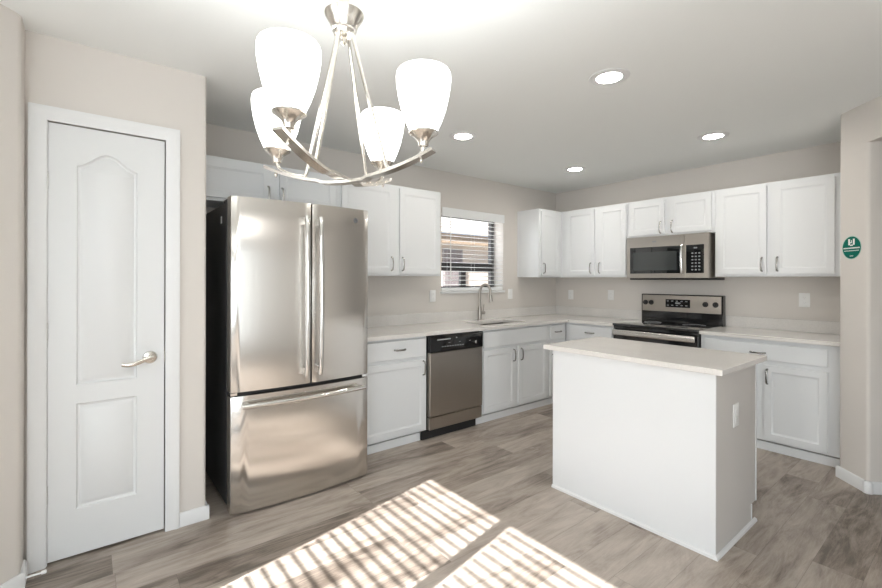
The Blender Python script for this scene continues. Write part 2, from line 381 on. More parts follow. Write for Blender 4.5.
for z in (1.819, 1.107, 0.335):
    bm = lathe(B(), [(0.0055, -0.042), (0.0055, 0.042)], (-0.0045, -0.006, z - 0.012), 12)
    for k in range(5): lathe(bm, [(0.0064, -0.040 + k * 0.0168), (0.0064, -0.028 + k * 0.0168)], (-0.0045, -0.006, z - 0.012), 12)
    obj('hinge', bm, HINGE, door)
hd = bpy.data.objects.new('door_handle', None); COL.objects.link(hd); hd.parent = door; hd.location = (-4.566 + 4.970, 0, 0.930)
obj('rosette', lathe(B(), [(0.033, 0.0), (0.033, -0.004), (0.029, -0.010), (0.014, -0.013), (0.011, -0.040), (0.011, -0.052)], n=28, axis='y'), NICKEL, hd)
sec = [(0.006 * math.cos(a), 0.011 * math.sin(a)) for a in [2 * PI * i / 12 for i in range(12)]]
obj('lever', sweep(B(), smooth([(0.012, -0.046, 0.002), (-0.005, -0.050, 0.001), (-0.035, -0.055, -0.008), (-0.070, -0.058, -0.020), (-0.100, -0.056, -0.023), (-0.122, -0.050, -0.020)]), sec), NICKEL, hd)
obj('latch_plate', box(DW_ + 0.0003, DW_ + 0.0035, 0.000, 0.024, 0.90, 0.965), NICKEL, door)
# spring door stop on the left baseboard
ds = thing('door_stop', 'small white spring door stop sticking out of the baseboard below the pantry door', 'door stop', (-5.034, -0.962, 0.048))
obj('spring', tube(B(), [(0.000, 0, 0), (0.055, 0.0, 0.0)], 0.004), TRIM, ds)
obj('tip', lathe(B(), [(0.007, 0.052), (0.0085, 0.056), (0.0085, 0.066), (0.006, 0.070)], (0, 0, 0), 14, 'x'), PLASTIC, ds)

# ------------------------------------------------------------------ cabinets (local: x right, y into the wall, z up)
def shaker(w, h, t=0.019, rail=0.048):
    p = [(rail, rail), (w - rail, rail), (w - rail, h - rail), (rail, h - rail)]
    bm = panel_slab(w, h, t, [p], [(0.0035, 0.0035), (0.010, 0.005), (0.0125, 0.0075)])
    return bm
def slab_front(w, h, t=0.019): return bx(B(), 0, w, 0, t, 0, h, bev=0.003)
def pull_bm(vertical=True, ln=0.115):
    """slim arched bar pull centred at the origin, standing out along -y"""
    bm = B(); s = ln / 2
    pts = [(-s, 0.0, 0), (-s * 0.97, -0.014, 0), (-s * 0.80, -0.022, 0), (-s * 0.35, -0.026, 0), (0, -0.027, 0), (s * 0.35, -0.026, 0), (s * 0.80, -0.022, 0), (s * 0.97, -0.014, 0), (s, 0.0, 0)]
    if vertical: pts = [(0, p[1], p[0]) for p in pts]
    sec = [(0.0042 * math.cos(a), 0.0072 * math.sin(a)) for a in [2 * PI * i / 10 for i in range(10)]]
    sweep(bm, smooth(pts, 4), sec, up=Vector((1, 0, 0)) if vertical else Vector((0, 0, 1)))
    for q_ in (-s, s): bx(bm, *((-0.006, 0.006) if vertical else (q_ - 0.006, q_ + 0.006)), -0.003, 0.0, *((q_ - 0.006, q_ + 0.006) if vertical else (-0.006, 0.006)))
    return bm
def add_door(root, x0, x1, z0, z1, yf, pull=None, kind='door'):
    o = obj(kind, shaker(x1 - x0, z1 - z0) if kind == 'door' else slab_front(x1 - x0, z1 - z0), CAB, root); o.location = (x0, yf - 0.0195, z0)
    if pull:
        px, pz, vert = pull
        h = obj('handle', pull_bm(vert, 0.115 if vert else 0.10), PULL, o); h.location = (px - x0, 0, pz - z0)
    return o
def upper_cabinet(label, loc, rot, x0, x1, z0, z1, doors, depth=0.326, name='wall_cabinet', body=None):
    root = thing(name, label, 'cabinet', loc, rot, 'white wall cabinets')
    obj('cabinet_body', body or bx(B(), x0 + 0.0006, x1 - 0.0006, -depth, -0.001, z0, z1, bev=0.002), CAB, root)
    for d in doors: add_door(root, *d[:4], -depth, d[4])
    return root
UZ0, UZ1 = 1.389, 2.185
D0, D1 = UZ0 + 0.022, UZ1 - 0.025
PH = 1.493
upper_cabinet('low white wall cabinet squeezed above the refrigerator', (0, 0, 0), 0, -4.2975, -3.272, 1.885, UZ1,
    [(-4.265, -3.797, 1.908, D1, (-3.812, 1.965, True)), (-3.728, -3.290, 1.908, D1, (-3.712, 1.965, True))])
upper_cabinet('white two-door wall cabinet between the refrigerator and the window', (0, 0, 0), 0, -3.272, -2.208, UZ0, UZ1,
    [(-3.235, -2.742, D0, D1, (-2.768, PH, True)), (-2.680, -2.236, D0, D1, (-2.654, PH, True))])
cc = B(); prism(cc, [(-0.757, -0.001), (-0.757, -0.326), (-0.3266, -0.326), (-0.3266, -0.001)], UZ0, UZ1)
upper_cabinet('narrow white wall cabinet in the corner right of the window', (0, 0, 0), 0, -0.757, -0.3266, UZ0, UZ1,
    [(-0.722, -0.385, D0, D1, (-0.690, PH, True))], body=cc)
upper_cabinet('white two-door wall cabinet between the room corner and the microwave', (0, 0, 0), WEST, 0.001, 1.172, UZ0, UZ1,
    [(0.415, 0.785, D0, D1, (0.742, PH, True)), (0.838, 1.160, D0, D1, (0.866 - 0.012, PH, True))])
upper_cabinet('short white two-door wall cabinet directly above the microwave', (0, 0, 0), WEST, 1.172, 2.012, 1.800, UZ1,
    [(1.200, 1.560, 1.822, D1, (1.527, 1.886, True)), (1.615, 1.985, 1.822, D1, (1.640, 1.886, True))])
upper_cabinet('white two-door wall cabinet right of the microwave, against the end wall', (0, 0, 0), WEST, 2.012, 2.9445, UZ0, UZ1,
    [(2.038, 2.408, D0, D1, (2.378, PH, True)), (2.458, 2.845, D0, D1, (2.486, PH, True))])

CT0 = 0.884       # underside of the worktop
def base_cabinet(label, loc, rot, x0, x1, fronts, toe=(None, None), depth=0.600, body=None):
    root = thing('base_cabinet', label, 'cabinet', loc, rot, 'white base cabinets')
    obj('cabinet_body', body or bx(B(), x0 + 0.0006, x1 - 0.0006, -depth, -0.001, 0.078, CT0 - 0.001, bev=0.0015), CAB, root)
    a, b = (x0 if toe[0] is None else toe[0]), (x1 if toe[1] is None else toe[1])
    obj('toe_kick', bx(B(), a + 0.0006, b - 0.0006, -depth + 0.012, -depth + 0.03, 0.0, 0.066), CAB, root)
    for f in fronts: add_door(root, *f[:4], -depth, f[4], f[5])
    return root
DRT, DRB, DT_, DB_ = 0.862, 0.712, 0.684, 0.098
base_cabinet('white base cabinet with drawer over door between refrigerator and dishwasher', (0, 0, 0), 0, -3.235, -2.578,
    [(-3.20, -2.598, DRB, DRT, (-2.86, 0.79, False), 'drawer'), (-3.20, -2.598, DB_, DT_, (-2.625, 0.615, True), 'door')], toe=(None, -2.634))
shell = B()
for a_ in ((-1.9474, -0.9456, -0.600, -0.580, 0.078, CT0 - 0.001), (-1.9474, -0.9456, -0.016, -0.001, 0.078, CT0 - 0.001), (-1.9474, -1.93, -0.580, -0.016, 0.078, CT0 - 0.001),
           (-0.963, -0.9456, -0.580, -0.016, 0.078, CT0 - 0.001), (-1.93, -0.963, -0.580, -0.016, 0.078, 0.096)): bx(shell, *a_)
base_cabinet('white sink base cabinet with two doors under a plain front panel', (0, 0, 0), 0, -1.948, -0.945,
    [(-1.918, -0.975, DRB, DRT, None, 'drawer_front'), (-1.918, -1.478, DB_, DT_, (-1.505, 0.605, True), 'door'), (-1.425, -0.975, DB_, DT_, (-1.392, 0.605, True), 'door')], toe=(-2.0, None), body=shell)
base_cabinet('slim white base cabinet with small drawer in the counter corner', (0, 0, 0), 0, -0.945, -0.6216,
    [(-0.912, -0.665, DRB, DRT, (-0.788, 0.79, False), 'drawer'), (-0.912, -0.665, DB_, DT_, (-0.885, 0.605, True), 'door')], toe=(None, -0.588))
base_cabinet('white corner base cabinet with drawer left of the range', (0, 0, 0), WEST, 0.002, 1.192,
    [(0.655, 1.160, DRB, DRT, (0.905, 0.79, False), 'drawer'), (0.655, 1.160, DB_, DT_, (1.13, 0.605, True), 'door')], toe=(0.588, None))
base_cabinet('white base cabinet with wide drawer right of the range', (0, 0, 0), WEST, 1.998, 2.9445,
    [(2.035, 2.855, 0.722, 0.852, (2.425, 0.778, False), 'drawer'), (2.035, 2.410, DB_, DT_, (2.385, 0.605, True), 'door'), (2.468, 2.855, DB_, DT_, (2.490, 0.595, True), 'door')])

# worktops
CT1 = 0.914; CD = -0.640
SKX0, SKX1, SKY0, SKY1 = -1.80, -1.20, -0.520, -0.190
bm = B()
bx(bm, -3.255, SKX0, CD, -0.001, CT0, CT1); bx(bm, SKX1, -0.001, CD, -0.001, CT0, CT1)
bx(bm, SKX0, SKX1, CD, SKY0, CT0, CT1); bx(bm, SKX0, SKX1, SKY1, -0.001, CT0, CT1)
bx(bm, CD, -0.001, -1.193, CD, CT0, CT1)
wt = obj('worktop', bm, QUARTZ); tag(wt, 'pale quartz L-shaped worktop holding the sink and turning the room corner', 'countertop')
bm = B(); bx(bm, -3.255, -0.001, -0.020, -0.001, CT1 + .0003, 1.017); bx(bm, -0.020, -0.001, -1.193, -0.0205, CT1 + .0003, 1.017)
obj('backsplash', bm, QUARTZ, wt)
wt2 = obj('worktop', bx(B(), CD, -0.001, -2.9445, -1.997, CT0, CT1, bev=0.002), QUARTZ); tag(wt2, 'short pale quartz worktop right of the range with low splash strips', 'countertop')
bm = B(); bx(bm, -0.020, -0.001, -2.9445, -1.997, CT1 + .0003, 1.017); bx(bm, -0.625, -0.0205, -2.9445, -2.9255, CT1 + .0003, 1.017)
obj('backsplash', bm, QUARTZ, wt2)

# sink and faucet
sk = thing('sink', 'undermount steel double sink in the worktop under the window', 'sink', ((SKX0 + SKX1) / 2, (SKY0 + SKY1) / 2, CT0))
hx, hy = (SKX1 - SKX0) / 2, (SKY1 - SKY0) / 2
def basin(x0, x1):
    bm = B(); t = 0.002
    for (a0, a1, b0, b1, c0, c1) in ((x0, x1, -hy, hy, -0.19, -0.188), (x0, x0 + t, -hy, hy, -0.188, 0.0), (x1 - t, x1, -hy, hy, -0.188, 0), (x0 + t, x1 - t, -hy, -hy + t, -0.188, 0), (x0 + t, x1 - t, hy - t, hy, -0.188, 0)):
        bx(bm, a0, a1, b0, b1, c0, c1)
    return bm
for (a, b) in ((-hx + 0.0005, -0.012), (0.012, hx - 0.0005)):
    o = obj('basin', basin(a, b), STEELD, sk)
    obj('drain', lathe(B(), [(0.04, -0.1878), (0.04, -0.1855), (0.03, -0.187)], ((a + b) / 2, 0, 0), 20), CHROME, o)
obj('divider', box(-0.012, 0.012, -hy + .0005, hy - .0005, -0.02, -0.002), CHROME, sk)
fa = thing('faucet', 'tall brushed nickel pull-down faucet arching over the sink', 'faucet', (-1.462, -0.085, CT1 + 0.0003))
obj('base', lathe(B(), [(0.028, 0), (0.028, 0.006), (0.022, 0.012), (0.021, 0.13), (0.016, 0.15)], n=20), FAUCET, fa)
hdir = Vector((0.55, -0.835, 0)); AR = 0.060
pts = [Vector((0, 0, 0.13)), Vector((0, 0, 0.30))] + [hdir * AR * (1 - math.cos(a)) + Vector((0, 0, 0.30 + AR * 1.5 * math.sin(a))) for a in [PI * i / 10 for i in range(1, 10)]] + [hdir * 0.114 + Vector((0, 0, 0.285)), hdir * 0.118 + Vector((0, 0, 0.265))]
obj('spout', tube(B(), pts, 0.0135, 14, up=Vector((0.835, 0.55, 0))), FAUCET, fa)
obj('spray_head', tube(B(), [hdir * 0.117 + Vector((0, 0, 0.275)), hdir * 0.122 + Vector((0, 0, 0.24)), hdir * 0.128 + Vector((0, 0, 0.205))], 0.019, 14, up=Vector((0.835, 0.55, 0))), FAUCET, fa)
hb = obj('handle', tube(B(), [(0.015, 0, 0.08), (0.068, 0.0, 0.08)], 0.019, 14), FAUCET, fa)
obj('lever', tube(B(), [(0.050, 0.0, 0.09), (0.054, -0.004, 0.13), (0.056, -0.008, 0.17)], 0.006, 10, up=Vector((1, 0, 0))), FAUCET, hb)

# ------------------------------------------------------------------ refrigerator
FX0, FX1, FZ1 = -4.192, -3.314, 1.830
fr = thing('refrigerator', 'large stainless french door refrigerator with a bottom freezer drawer', 'refrigerator', (FX0, 0, 0))
FW = FX1 - FX0
def fy(x): return -0.908 - 0.032 * (1 - ((x - FW / 2) / (FW / 2)) ** 2)
def curved(x0, x1, z0, z1, yb=-0.828, n=18):
    xs = [x0 + (x1 - x0) * i / n for i in range(n + 1)]
    pts = [(x, fy(x)) for x in xs] + [(x1, yb), (x0, yb)]
    bm = B(); lo = [bm.verts.new((p[0], p[1], z0)) for p in pts]; hi = [bm.verts.new((p[0], p[1], z1)) for p in pts]; m = len(pts)
    bm.faces.new(lo[::-1]); bm.faces.new(hi)
    for i in range(m): bm.faces.new((lo[i], lo[(i + 1) % m], hi[(i + 1) % m], hi[i]))
    es = [bm.edges.get((v[i], v[i + 1])) for v in (lo, hi) for i in range(n)] + [bm.edges.get((lo[0], hi[0])), bm.edges.get((lo[n], hi[n]))]
    bmesh.ops.bevel(bm, geom=es, offset=0.006, segments=2, affect='EDGES', profile=0.5)
    bmesh.ops.recalc_face_normals(bm, faces=bm.faces)
    return bm
obj('case', bx(B(), 0.004, FW - 0.004, -0.80, -0.05, 0.03, FZ1 - 0.022, bev=0.004), CASE, fr)
obj('gasket', bx(B(), 0.010, FW - 0.010, -0.8275, -0.8005, 0.035, FZ1 - 0.03), BLACKM, fr)
for x in (0.06, FW - 0.06):
    for y in (-0.76, -0.10): obj('foot', lathe(B(), [(0.022, 0), (0.022, 0.0305)], (x, y, 0), 12), BLACKM, fr)
for x in (0.002, FW - 0.07): obj('hinge_cover', bx(B(), x, x + 0.068, -0.822, -0.72, FZ1 - 0.0215, FZ1 - 0.003, bev=0.004), CASE, fr)
MID = -3.731 - FX0
def steel_door(name, x0, x1, z0, z1):
    o = obj(name, curved(x0, x1, z0, z1), STEEL, fr); return o
ld = steel_door('door', 0, MID - 0.004, 0.708, FZ1); rd = steel_door('door', MID + 0.004, FW, 0.708, FZ1); fz = steel_door('freezer_drawer', 0, FW, 0.016, 0.684)
obj('drawer_trim', bx(B(), 0.012, FW - 0.012, -0.895, -0.8285, 0.686, 0.706), BLACKM, fr)
for x in (0.001, FW - 0.039): obj('hinge_bracket', bx(B(), x, x + 0.038, -0.903, -0.8955, 0.687, 0.705, bev=0.002), CHROME, fr)
sec = [(0.0150 * math.cos(a), 0.0150 * math.sin(a)) for a in [2 * PI * i / 14 for i in range(14)]]
def vhandle(x, par):
    y = fy(x); z0, z1 = 0.765, 1.742
    pts = [(x, y - 0.038, z0)] + [(x, y - 0.050 - 0.014 * math.sin(PI * i / 12), z0 + 0.05 + (z1 - z0 - 0.10) * i / 12) for i in range(13)] + [(x, y - 0.038, z1)]
    bm = sweep(B(), pts, sec, up=Vector((0, -1, 0)))
    for z in (z0 + 0.03, z1 - 0.03): bx(bm, x - 0.009, x + 0.009, y - 0.050, y + 0.001, z - 0.022, z + 0.022, bev=0.004)
    return obj('handle', bm, CHROME, par)
vhandle(MID - 0.047, ld); vhandle(MID + 0.042, rd)
xs = [0.052 + (FW - 0.104) * i / 14 for i in range(15)]
bm = sweep(B(), [(x, fy(x) - 0.048, 0.632) for x in xs], sec, up=Vector((0, 0, 1)))
for x in (0.075, FW - 0.075): bx(bm, x - 0.02, x + 0.02, fy(x) - 0.050, fy(x) + 0.001, 0.623, 0.641, bev=0.004)
obj('handle', bm, CHROME, fz)
bx_ = -3.417 - FX0; by_ = fy(bx_)
bd = obj('badge', lathe(B(), [(0.017, 0.0), (0.017, -0.0025), (0.015, -0.003)], (bx_, by_ + 0.001, 1.752), 28, 'y'), BADGE, rd)
bm = B()
lathe(bm, [(0.0145, 0), (0.0145, -0.0008), (0.0130, -0.0008), (0.0130, 0)], (bx_, by_ - 0.002, 1.752), 24, 'y', close=False)
tube(bm, smooth([(bx_ - 0.002, by_ - 0.0024, 1.757), (bx_ - 0.006, by_ - 0.0024, 1.759), (bx_ - 0.009, by_ - 0.0024, 1.751), (bx_ - 0.005, by_ - 0.0024, 1.747), (bx_ - 0.001, by_ - 0.0024, 1.752), (bx_ - 0.004, by_ - 0.0024, 1.743)]), 0.0007, 6)
tube(bm, smooth([(bx_ + 0.009, by_ - 0.0024, 1.757), (bx_ + 0.003, by_ - 0.0024, 1.758), (bx_ + 0.004, by_ - 0.0024, 1.752), (bx_ + 0.002, by_ - 0.0024, 1.747), (bx_ + 0.009, by_ - 0.0024, 1.746)]), 0.0007, 6)
obj('monogram', bm, GREYMARK, bd)
obj('energy_sticker', box(0.003, 0.0042, -0.676, -0.648, 1.695, 1.738), PLASTIC, fr, 'small white sticker')

# ------------------------------------------------------------------ dishwasher
dw = thing('dishwasher', 'stainless dishwasher with black control panel under the counter', 'dishwasher', (-2.572, 0, 0)); W = 0.616
obj('tub', box(0.004, W - 0.004, -0.598, -0.03, 0.0785, CT0 - 0.002), BLACKM, dw)
obj('toe_panel', box(-0.056, W - 0.049, -0.600, -0.5985 + 0.01, 0.0, 0.070), BLACKM, dw)
cp = obj('control_panel', bx(B(), 0.0, W, -0.646, -0.5985, 0.735, 0.878, bev=0.005, seg=2), BLACK, dw)
obj('door', bx(B(), 0.002, W - 0.002, -0.642, -0.5985, 0.190, 0.733, bev=0.004), STEELD, dw)
obj('lower_panel', bx(B(), 0.002, W - 0.002, -0.634, -0.5985, 0.078, 0.182, bev=0.003), STEELD, dw)
obj('dial', lathe(B(), [(0.016, 0), (0.014, -0.012), (0.010, -0.013)], (W - 0.098, -0.646, 0.790), 18, 'y'), CHROME, cp)
bm = B(); bx(bm, 0.075, 0.225, -0.6468, -0.6455, 0.836, 0.846)
obj('latch_grip', bm, GREYMARK, cp)
for k in range(9): obj('button', box(0.125 + k * 0.029, 0.145 + k * 0.029, -0.6468, -0.6455, 0.776, 0.782), GREYMARK, cp)
for k in range(3): obj('indicator', box(0.20 + k * 0.12, 0.22 + k * 0.12, -0.6468, -0.6455, 0.806, 0.810), GREYMARK, cp)
obj('emblem', box(0.285, 0.30, -0.6468, -0.6455, 0.842, 0.852), GREYMARK, cp)

# ------------------------------------------------------------------ range (local x = distance along the wall)
ra = thing('range', 'freestanding black and stainless electric range between the worktops', 'range', (0, -1.196, 0), WEST); W = 0.798
obj('range_body', bx(B(), 0.003, W - 0.003, -0.62, -0.01, 0.03, 0.898, bev=0.002), BLACKM, ra)
for x in (0.05, W - 0.05):
    for y in (-0.58, -0.06): obj('foot', lathe(B(), [(0.02, 0), (0.02, 0.031)], (x, y, 0), 12), BLACKM, ra)
ck = obj('cooktop', bx(B(), -0.0005 + 0.001, W - 0.0005, -0.672, -0.075, 0.899, 0.921, bev=0.006, seg=2), GLASSB, ra)
for (x, y, r_) in ((0.20, -0.52, 0.105), (0.60, -0.52, 0.085), (0.20, -0.23, 0.08), (0.60, -0.23, 0.10)):
    obj('burner_ring', lathe(B(), [(r_, 0.9212), (r_, 0.9216), (r_ - 0.003, 0.9216), (r_ - 0.003, 0.9212)], (x, y, 0), 40, 'z', close=False), GREYMARK, ck)
od = obj('oven_door', bx(B(), 0.004, W - 0.004, -0.660, -0.621, 0.245, 0.865, bev=0.004), BLACK, ra)
obj('oven_window', box(0.12, W - 0.12, -0.6612, -0.6595, 0.36, 0.66), GLASSB, od)
obj('front_trim', bx(B(), 0.004, W - 0.004, -0.655, -0.6205, 0.868, 0.897, bev=0.003), BLACK, ra)
bm = B(); bx(bm, 0.012, W - 0.012, -0.700, -0.678, 0.806, 0.864, bev=0.010, seg=3)
for x in (0.06, W - 0.06): bx(bm, x - 0.015, x + 0.015, -0.680, -0.6595, 0.82, 0.85, bev=0.003)
obj('handle', bm, STEEL, od)
obj('storage_drawer', bx(B(), 0.004, W - 0.004, -0.655, -0.621, 0.06, 0.238, bev=0.004), STEEL, ra)
bgd = obj('backguard', bx(B(), 0.0, W, -0.072, -0.012, 0.9, 1.208, bev=0.004), BLACK, ra)
fp = obj('control_fascia', bx(B(), 0.014, W - 0.014, -0.082, -0.0715, 1.028, 1.200, bev=0.003), STEELD, bgd)
for x in (0.050, 0.112, 0.645, 0.735):
    k_ = obj('knob', lathe(B(), [(0.026, 0), (0.026, -0.004), (0.021, -0.008), (0.018, -0.026), (0.015, -0.028)], (x, -0.0815, 1.118), 20, 'y'), BLACKM, fp)
    obj('knob_grip', bx(B(), x - 0.004, x + 0.004, -0.118, -0.109, 1.100, 1.136, bev=0.002), BLACKM, k_)
dp = obj('display', bx(B(), 0.262, 0.505, -0.0835, -0.0815, 1.076, 1.158, bev=0.0008), BLACK, fp)
for k in range(5):
    for z in (1.092, 1.136): obj('button', box(0.275 + k * 0.046, 0.295 + k * 0.046, -0.0839, -0.0833, z, z + 0.008), GREYMARK, dp)
obj('clock', box(0.36, 0.41, -0.0839, -0.0833, 1.112, 1.127), GREYMARK, dp)

# ------------------------------------------------------------------ microwave
mw = thing('microwave', 'stainless over-the-range microwave mounted under the short cabinet', 'microwave', (0, -1.2, 0), WEST); W = 0.786; MZ0, MZ1 = 1.372, 1.7985
obj('case', bx(B(), 0.0, W, -0.372, -0.012, MZ0 + 0.006, MZ1, bev=0.003), STEELD, mw)
obj('underside_vent', box(0.02, W - 0.002, -0.365, -0.008, MZ0 - 0.012, MZ0 + 0.0055), BLACKM, mw)
md = obj('door', bx(B(), 0.0, 0.575, -0.402, -0.373, MZ0 + 0.004, MZ1 - 0.003, bev=0.004), STEELD, mw)
wb = obj('window_bezel', bx(B(), 0.040, 0.538, -0.4045, -0.4015, 1.424, 1.690, bev=0.001), GLASSB, md)
obj('window', box(0.075, 0.505, -0.4053, -0.404, 1.455, 1.640), MWGLASS, wb)
pts = [(0.562, -0.424, 1.412)] + [(0.562, -0.432 - 0.010 * math.sin(PI * i / 8), 1.425 + 0.25 * i / 8) for i in range(9)] + [(0.562, -0.424, 1.690)]
bm = sweep(B(), pts, [(0.011 * math.cos(a), 0.008 * math.sin(a)) for a in [2 * PI * i / 12 for i in range(12)]], up=Vector((0, -1, 0)))
for z in (1.432, 1.670): bx(bm, 0.554, 0.570, -0.432, -0.4015, z - 0.014, z + 0.014, bev=0.003)
obj('handle', bm, CHROME, md)
pn = obj('control_panel', bx(B(), 0.577, W, -0.402, -0.373, MZ0 + 0.004, MZ1 - 0.003, bev=0.004), STEELD, mw)
kp = obj('keypad', bx(B(), 0.592, 0.748, -0.4045, -0.4015, 1.424, 1.690, bev=0.001), GLASSB, pn)
obj('clock', box(0.660, 0.690, -0.4049, -0.4043, 1.655, 1.667), GREYMARK, kp)
for r_ in range(6):
    for c in range(3): obj('key', box(0.640 + c * 0.030, 0.656 + c * 0.030, -0.4049, -0.4043, 1.450 + r_ * 0.031, 1.461 + r_ * 0.031), GREYMARK, kp)
obj('logo', box(0.27, 0.31, -0.4028, -0.4018, 1.735, 1.75), GREYMARK, md)

# ------------------------------------------------------------------ island
isl = thing('kitchen_island', 'freestanding white kitchen island with quartz top in the middle of the floor', 'kitchen island', (-2.43, -2.761, 0))
IX, IY, IZ = 0.585, 0.955, 0.898
bm = B()
prism(bm, [(0, 0.004), (IX, 0.004), (IX, IY), (0, IY)], 0.105, IZ); bx(bm, 0, IX - 0.075, 0.004, IY, 0.0, 0.105)
obj('cabinet_body', bm, CAB, isl)
obj('back_panel', box(-0.008, -0.0005, -0.001, IY + 0.006, 0.0, IZ - 0.001), CAB, isl)
pg = [(-0.0, 0.0), (IX - 0.085, 0.0), (IX - 0.085, 0.105), (IX - 0.014, 0.105), (IX - 0.014, IZ - 0.001), (0, IZ - 0.001)]
bm = B(); a_ = [bm.verts.new((p[0], 0.0, p[1])) for p in pg]; b_ = [bm.verts.new((p[0], 0.0035, p[1])) for p in pg]
bm.faces.new(a_); bm.faces.new(b_[::-1])
for i in range(6): bm.faces.new((a_[i], b_[i], b_[(i + 1) % 6], a_[(i + 1) % 6]))
bmesh.ops.recalc_face_normals(bm, faces=bm.faces)
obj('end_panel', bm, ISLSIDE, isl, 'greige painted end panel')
bm = B(); bx(bm, IX - 0.0135, IX + 0.001, -0.003, 0.0035, 0.105, IZ - 0.001); bx(bm, IX - 0.0845, IX - 0.074, -0.003, 0.0035, 0.0, 0.1045)
obj('edge_trim', bm, CAB, isl)
bm = B()
sec = [(0, 0), (0.014, 0), (0.011, 0.012), (0.0, 0.018)]
A = [(-0.0085 - s, IY + 0.006, z) for s, z in sec]; C_ = [(-0.0085 - s, -0.0015 - s, z) for s, z in sec]; D_ = [(IX - 0.03, -0.0015 - s, z) for s, z in sec]
rg = [[bm.verts.new(p) for p in r_] for r_ in (A, C_, D_)]
for a, b in zip(rg, rg[1:]):
    for i in range(4): bm.faces.new((a[i], a[(i + 1) % 4], b[(i + 1) % 4], b[i]))
bm.faces.new(rg[0][::-1]); bm.faces.new(rg[-1]); bmesh.ops.recalc_face_normals(bm, faces=bm.faces)
obj('shoe_moulding', bm, TRIM, isl)
for (a, b) in ((0.03, 0.465), (0.49, 0.925)):
    bm = shaker(b - a, 0.585); bmesh.ops.rotate(bm, verts=bm.verts, cent=(0, 0, 0), matrix=Matrix.Rotation(PI / 2, 3, 'Z'))
    o = obj('door', bm, CAB, isl); o.location = (IX + 0.0195, a, 0.12)
it = obj('island_worktop', bx(B(), -2.470, -1.803, -2.801, -1.745, 0.899, 0.928, bev=0.0025), QUARTZ); tag(it, 'pale quartz slab lying on the kitchen island', 'countertop')

# ------------------------------------------------------------------ wall plates
def outlet(label, loc, rot, kind='outlet'):
    r_ = thing('wall_outlet' if kind == 'outlet' else 'light_switch', label, kind, loc, rot, 'white wall plates')
    pl = obj('plate', bx(B(), -0.038, 0.038, -0.0065, -0.0004, -0.060, 0.060, bev=0.003, seg=2), PLASTIC, r_)
    if kind == 'outlet':
        for z in (-0.022, 0.022):
            rc = obj('receptacle', bx(B(), -0.017, 0.017, -0.0085, -0.006, z - 0.014, z + 0.014, bev=0.0008), PLASTIC, r_)
            bm = B(); bx(bm, -0.008, -0.006, -0.0089, -0.0083, z - 0.004, z + 0.005); bx(bm, 0.006, 0.008, -0.0089, -0.0083, z - 0.004, z + 0.005); lathe(bm, [(0.0025, -0.0083), (0.0025, -0.0089)], (0, 0, z - 0.009), 8, 'y')
            obj('slots', bm, SLOT, rc)
    else: obj('rocker', bx(B(), -0.016, 0.016, -0.0095, -0.006, -0.033, 0.033, bev=0.0015), PLASTIC, r_)
outlet('white outlet on the sink wall left of the window', (-2.053, 0, 1.188), 0)
outlet('white switch plate between the window and the corner cabinet, right of the faucet', (-0.883, 0, 1.190), 0, 'switch')
outlet('white outlet on the range wall nearest the room corner', (0, -0.238, 1.170), WEST)
outlet('white outlet on the range wall just left of the range', (0, -0.791, 1.180), WEST)
outlet('white outlet on the range wall right of the range, above the short worktop', (0, -2.592, 1.188), WEST)
outlet('white outlet on the grey end panel of the island', (-2.178, -2.7615, 0.652), 0)

# round green sticker on the diagonal pier
st = thing('wall_sticker', 'round green sticker with white symbol on the diagonal wall at right', 'sticker', (-0.846, -3.016, 1.576), -PI * 3 / 4)      # local x along the wall face, local y into the wall
def flat(pts, y0, y1):
    bm = B(); a = [bm.verts.new((p[0], y0, p[1])) for p in pts]; b = [bm.verts.new((p[0], y1, p[1])) for p in pts]; n = len(pts)
    bm.faces.new(a); bm.faces.new(b[::-1])
    for i in range(n): bm.faces.new((a[i], b[i], b[(i + 1) % n], a[(i + 1) % n]))
    bmesh.ops.recalc_face_normals(bm, faces=bm.faces); return bm

disc = lambda r_, cx=0, cz=0, n=40, sx=1: [(cx + r_ * sx * math.cos(2 * PI * i / n), cz + r_ * math.sin(2 * PI * i / n)) for i in range(n)]
obj('backing', flat(disc(0.079), -0.0012, -0.0003), GREENEDGE, st)
obj('face', flat(disc(0.074), -0.0018, -0.0011), GREEN, st)
bm = B()
bx(bm, -0.026, -0.012, -0.0023, -0.0017, 0.018, 0.058); bx(bm, 0.012, 0.026, -0.0023, -0.0017, 0.018, 0.058)
bx(bm, -0.012, 0.012, -0.0023, -0.0017, 0.012, 0.020); bx(bm, -0.003, 0.003, -0.0023, -0.0017, 0.030, 0.050); bx(bm, -0.012, -0.003, -0.0023, -0.0017, 0.030, 0.036)
obj('symbol', bm, WHITEMARK, st)
bm = B(); rr = random.Random(3); x = -0.066
while x < 0.062:
    ww = rr.uniform(0.004, 0.007); bx(bm, x, x + ww, -0.0023, -0.0017, -0.007, 0.001); x += ww + 0.0016
x = -0.060
while x < 0.056:
    ww = rr.uniform(0.003, 0.005); bx(bm, x, x + ww, -0.0022, -0.0017, -0.023, -0.018); x += ww + 0.0022
obj('text_line', bm, WHITEMARK, st)
bm = B()
for k in range(4): bx(bm, -0.013 + k * 0.007, -0.008 + k * 0.007, -0.0022, -0.0017, -0.058, -0.053)
obj('footer_text', bm, WHITEMARK, st)

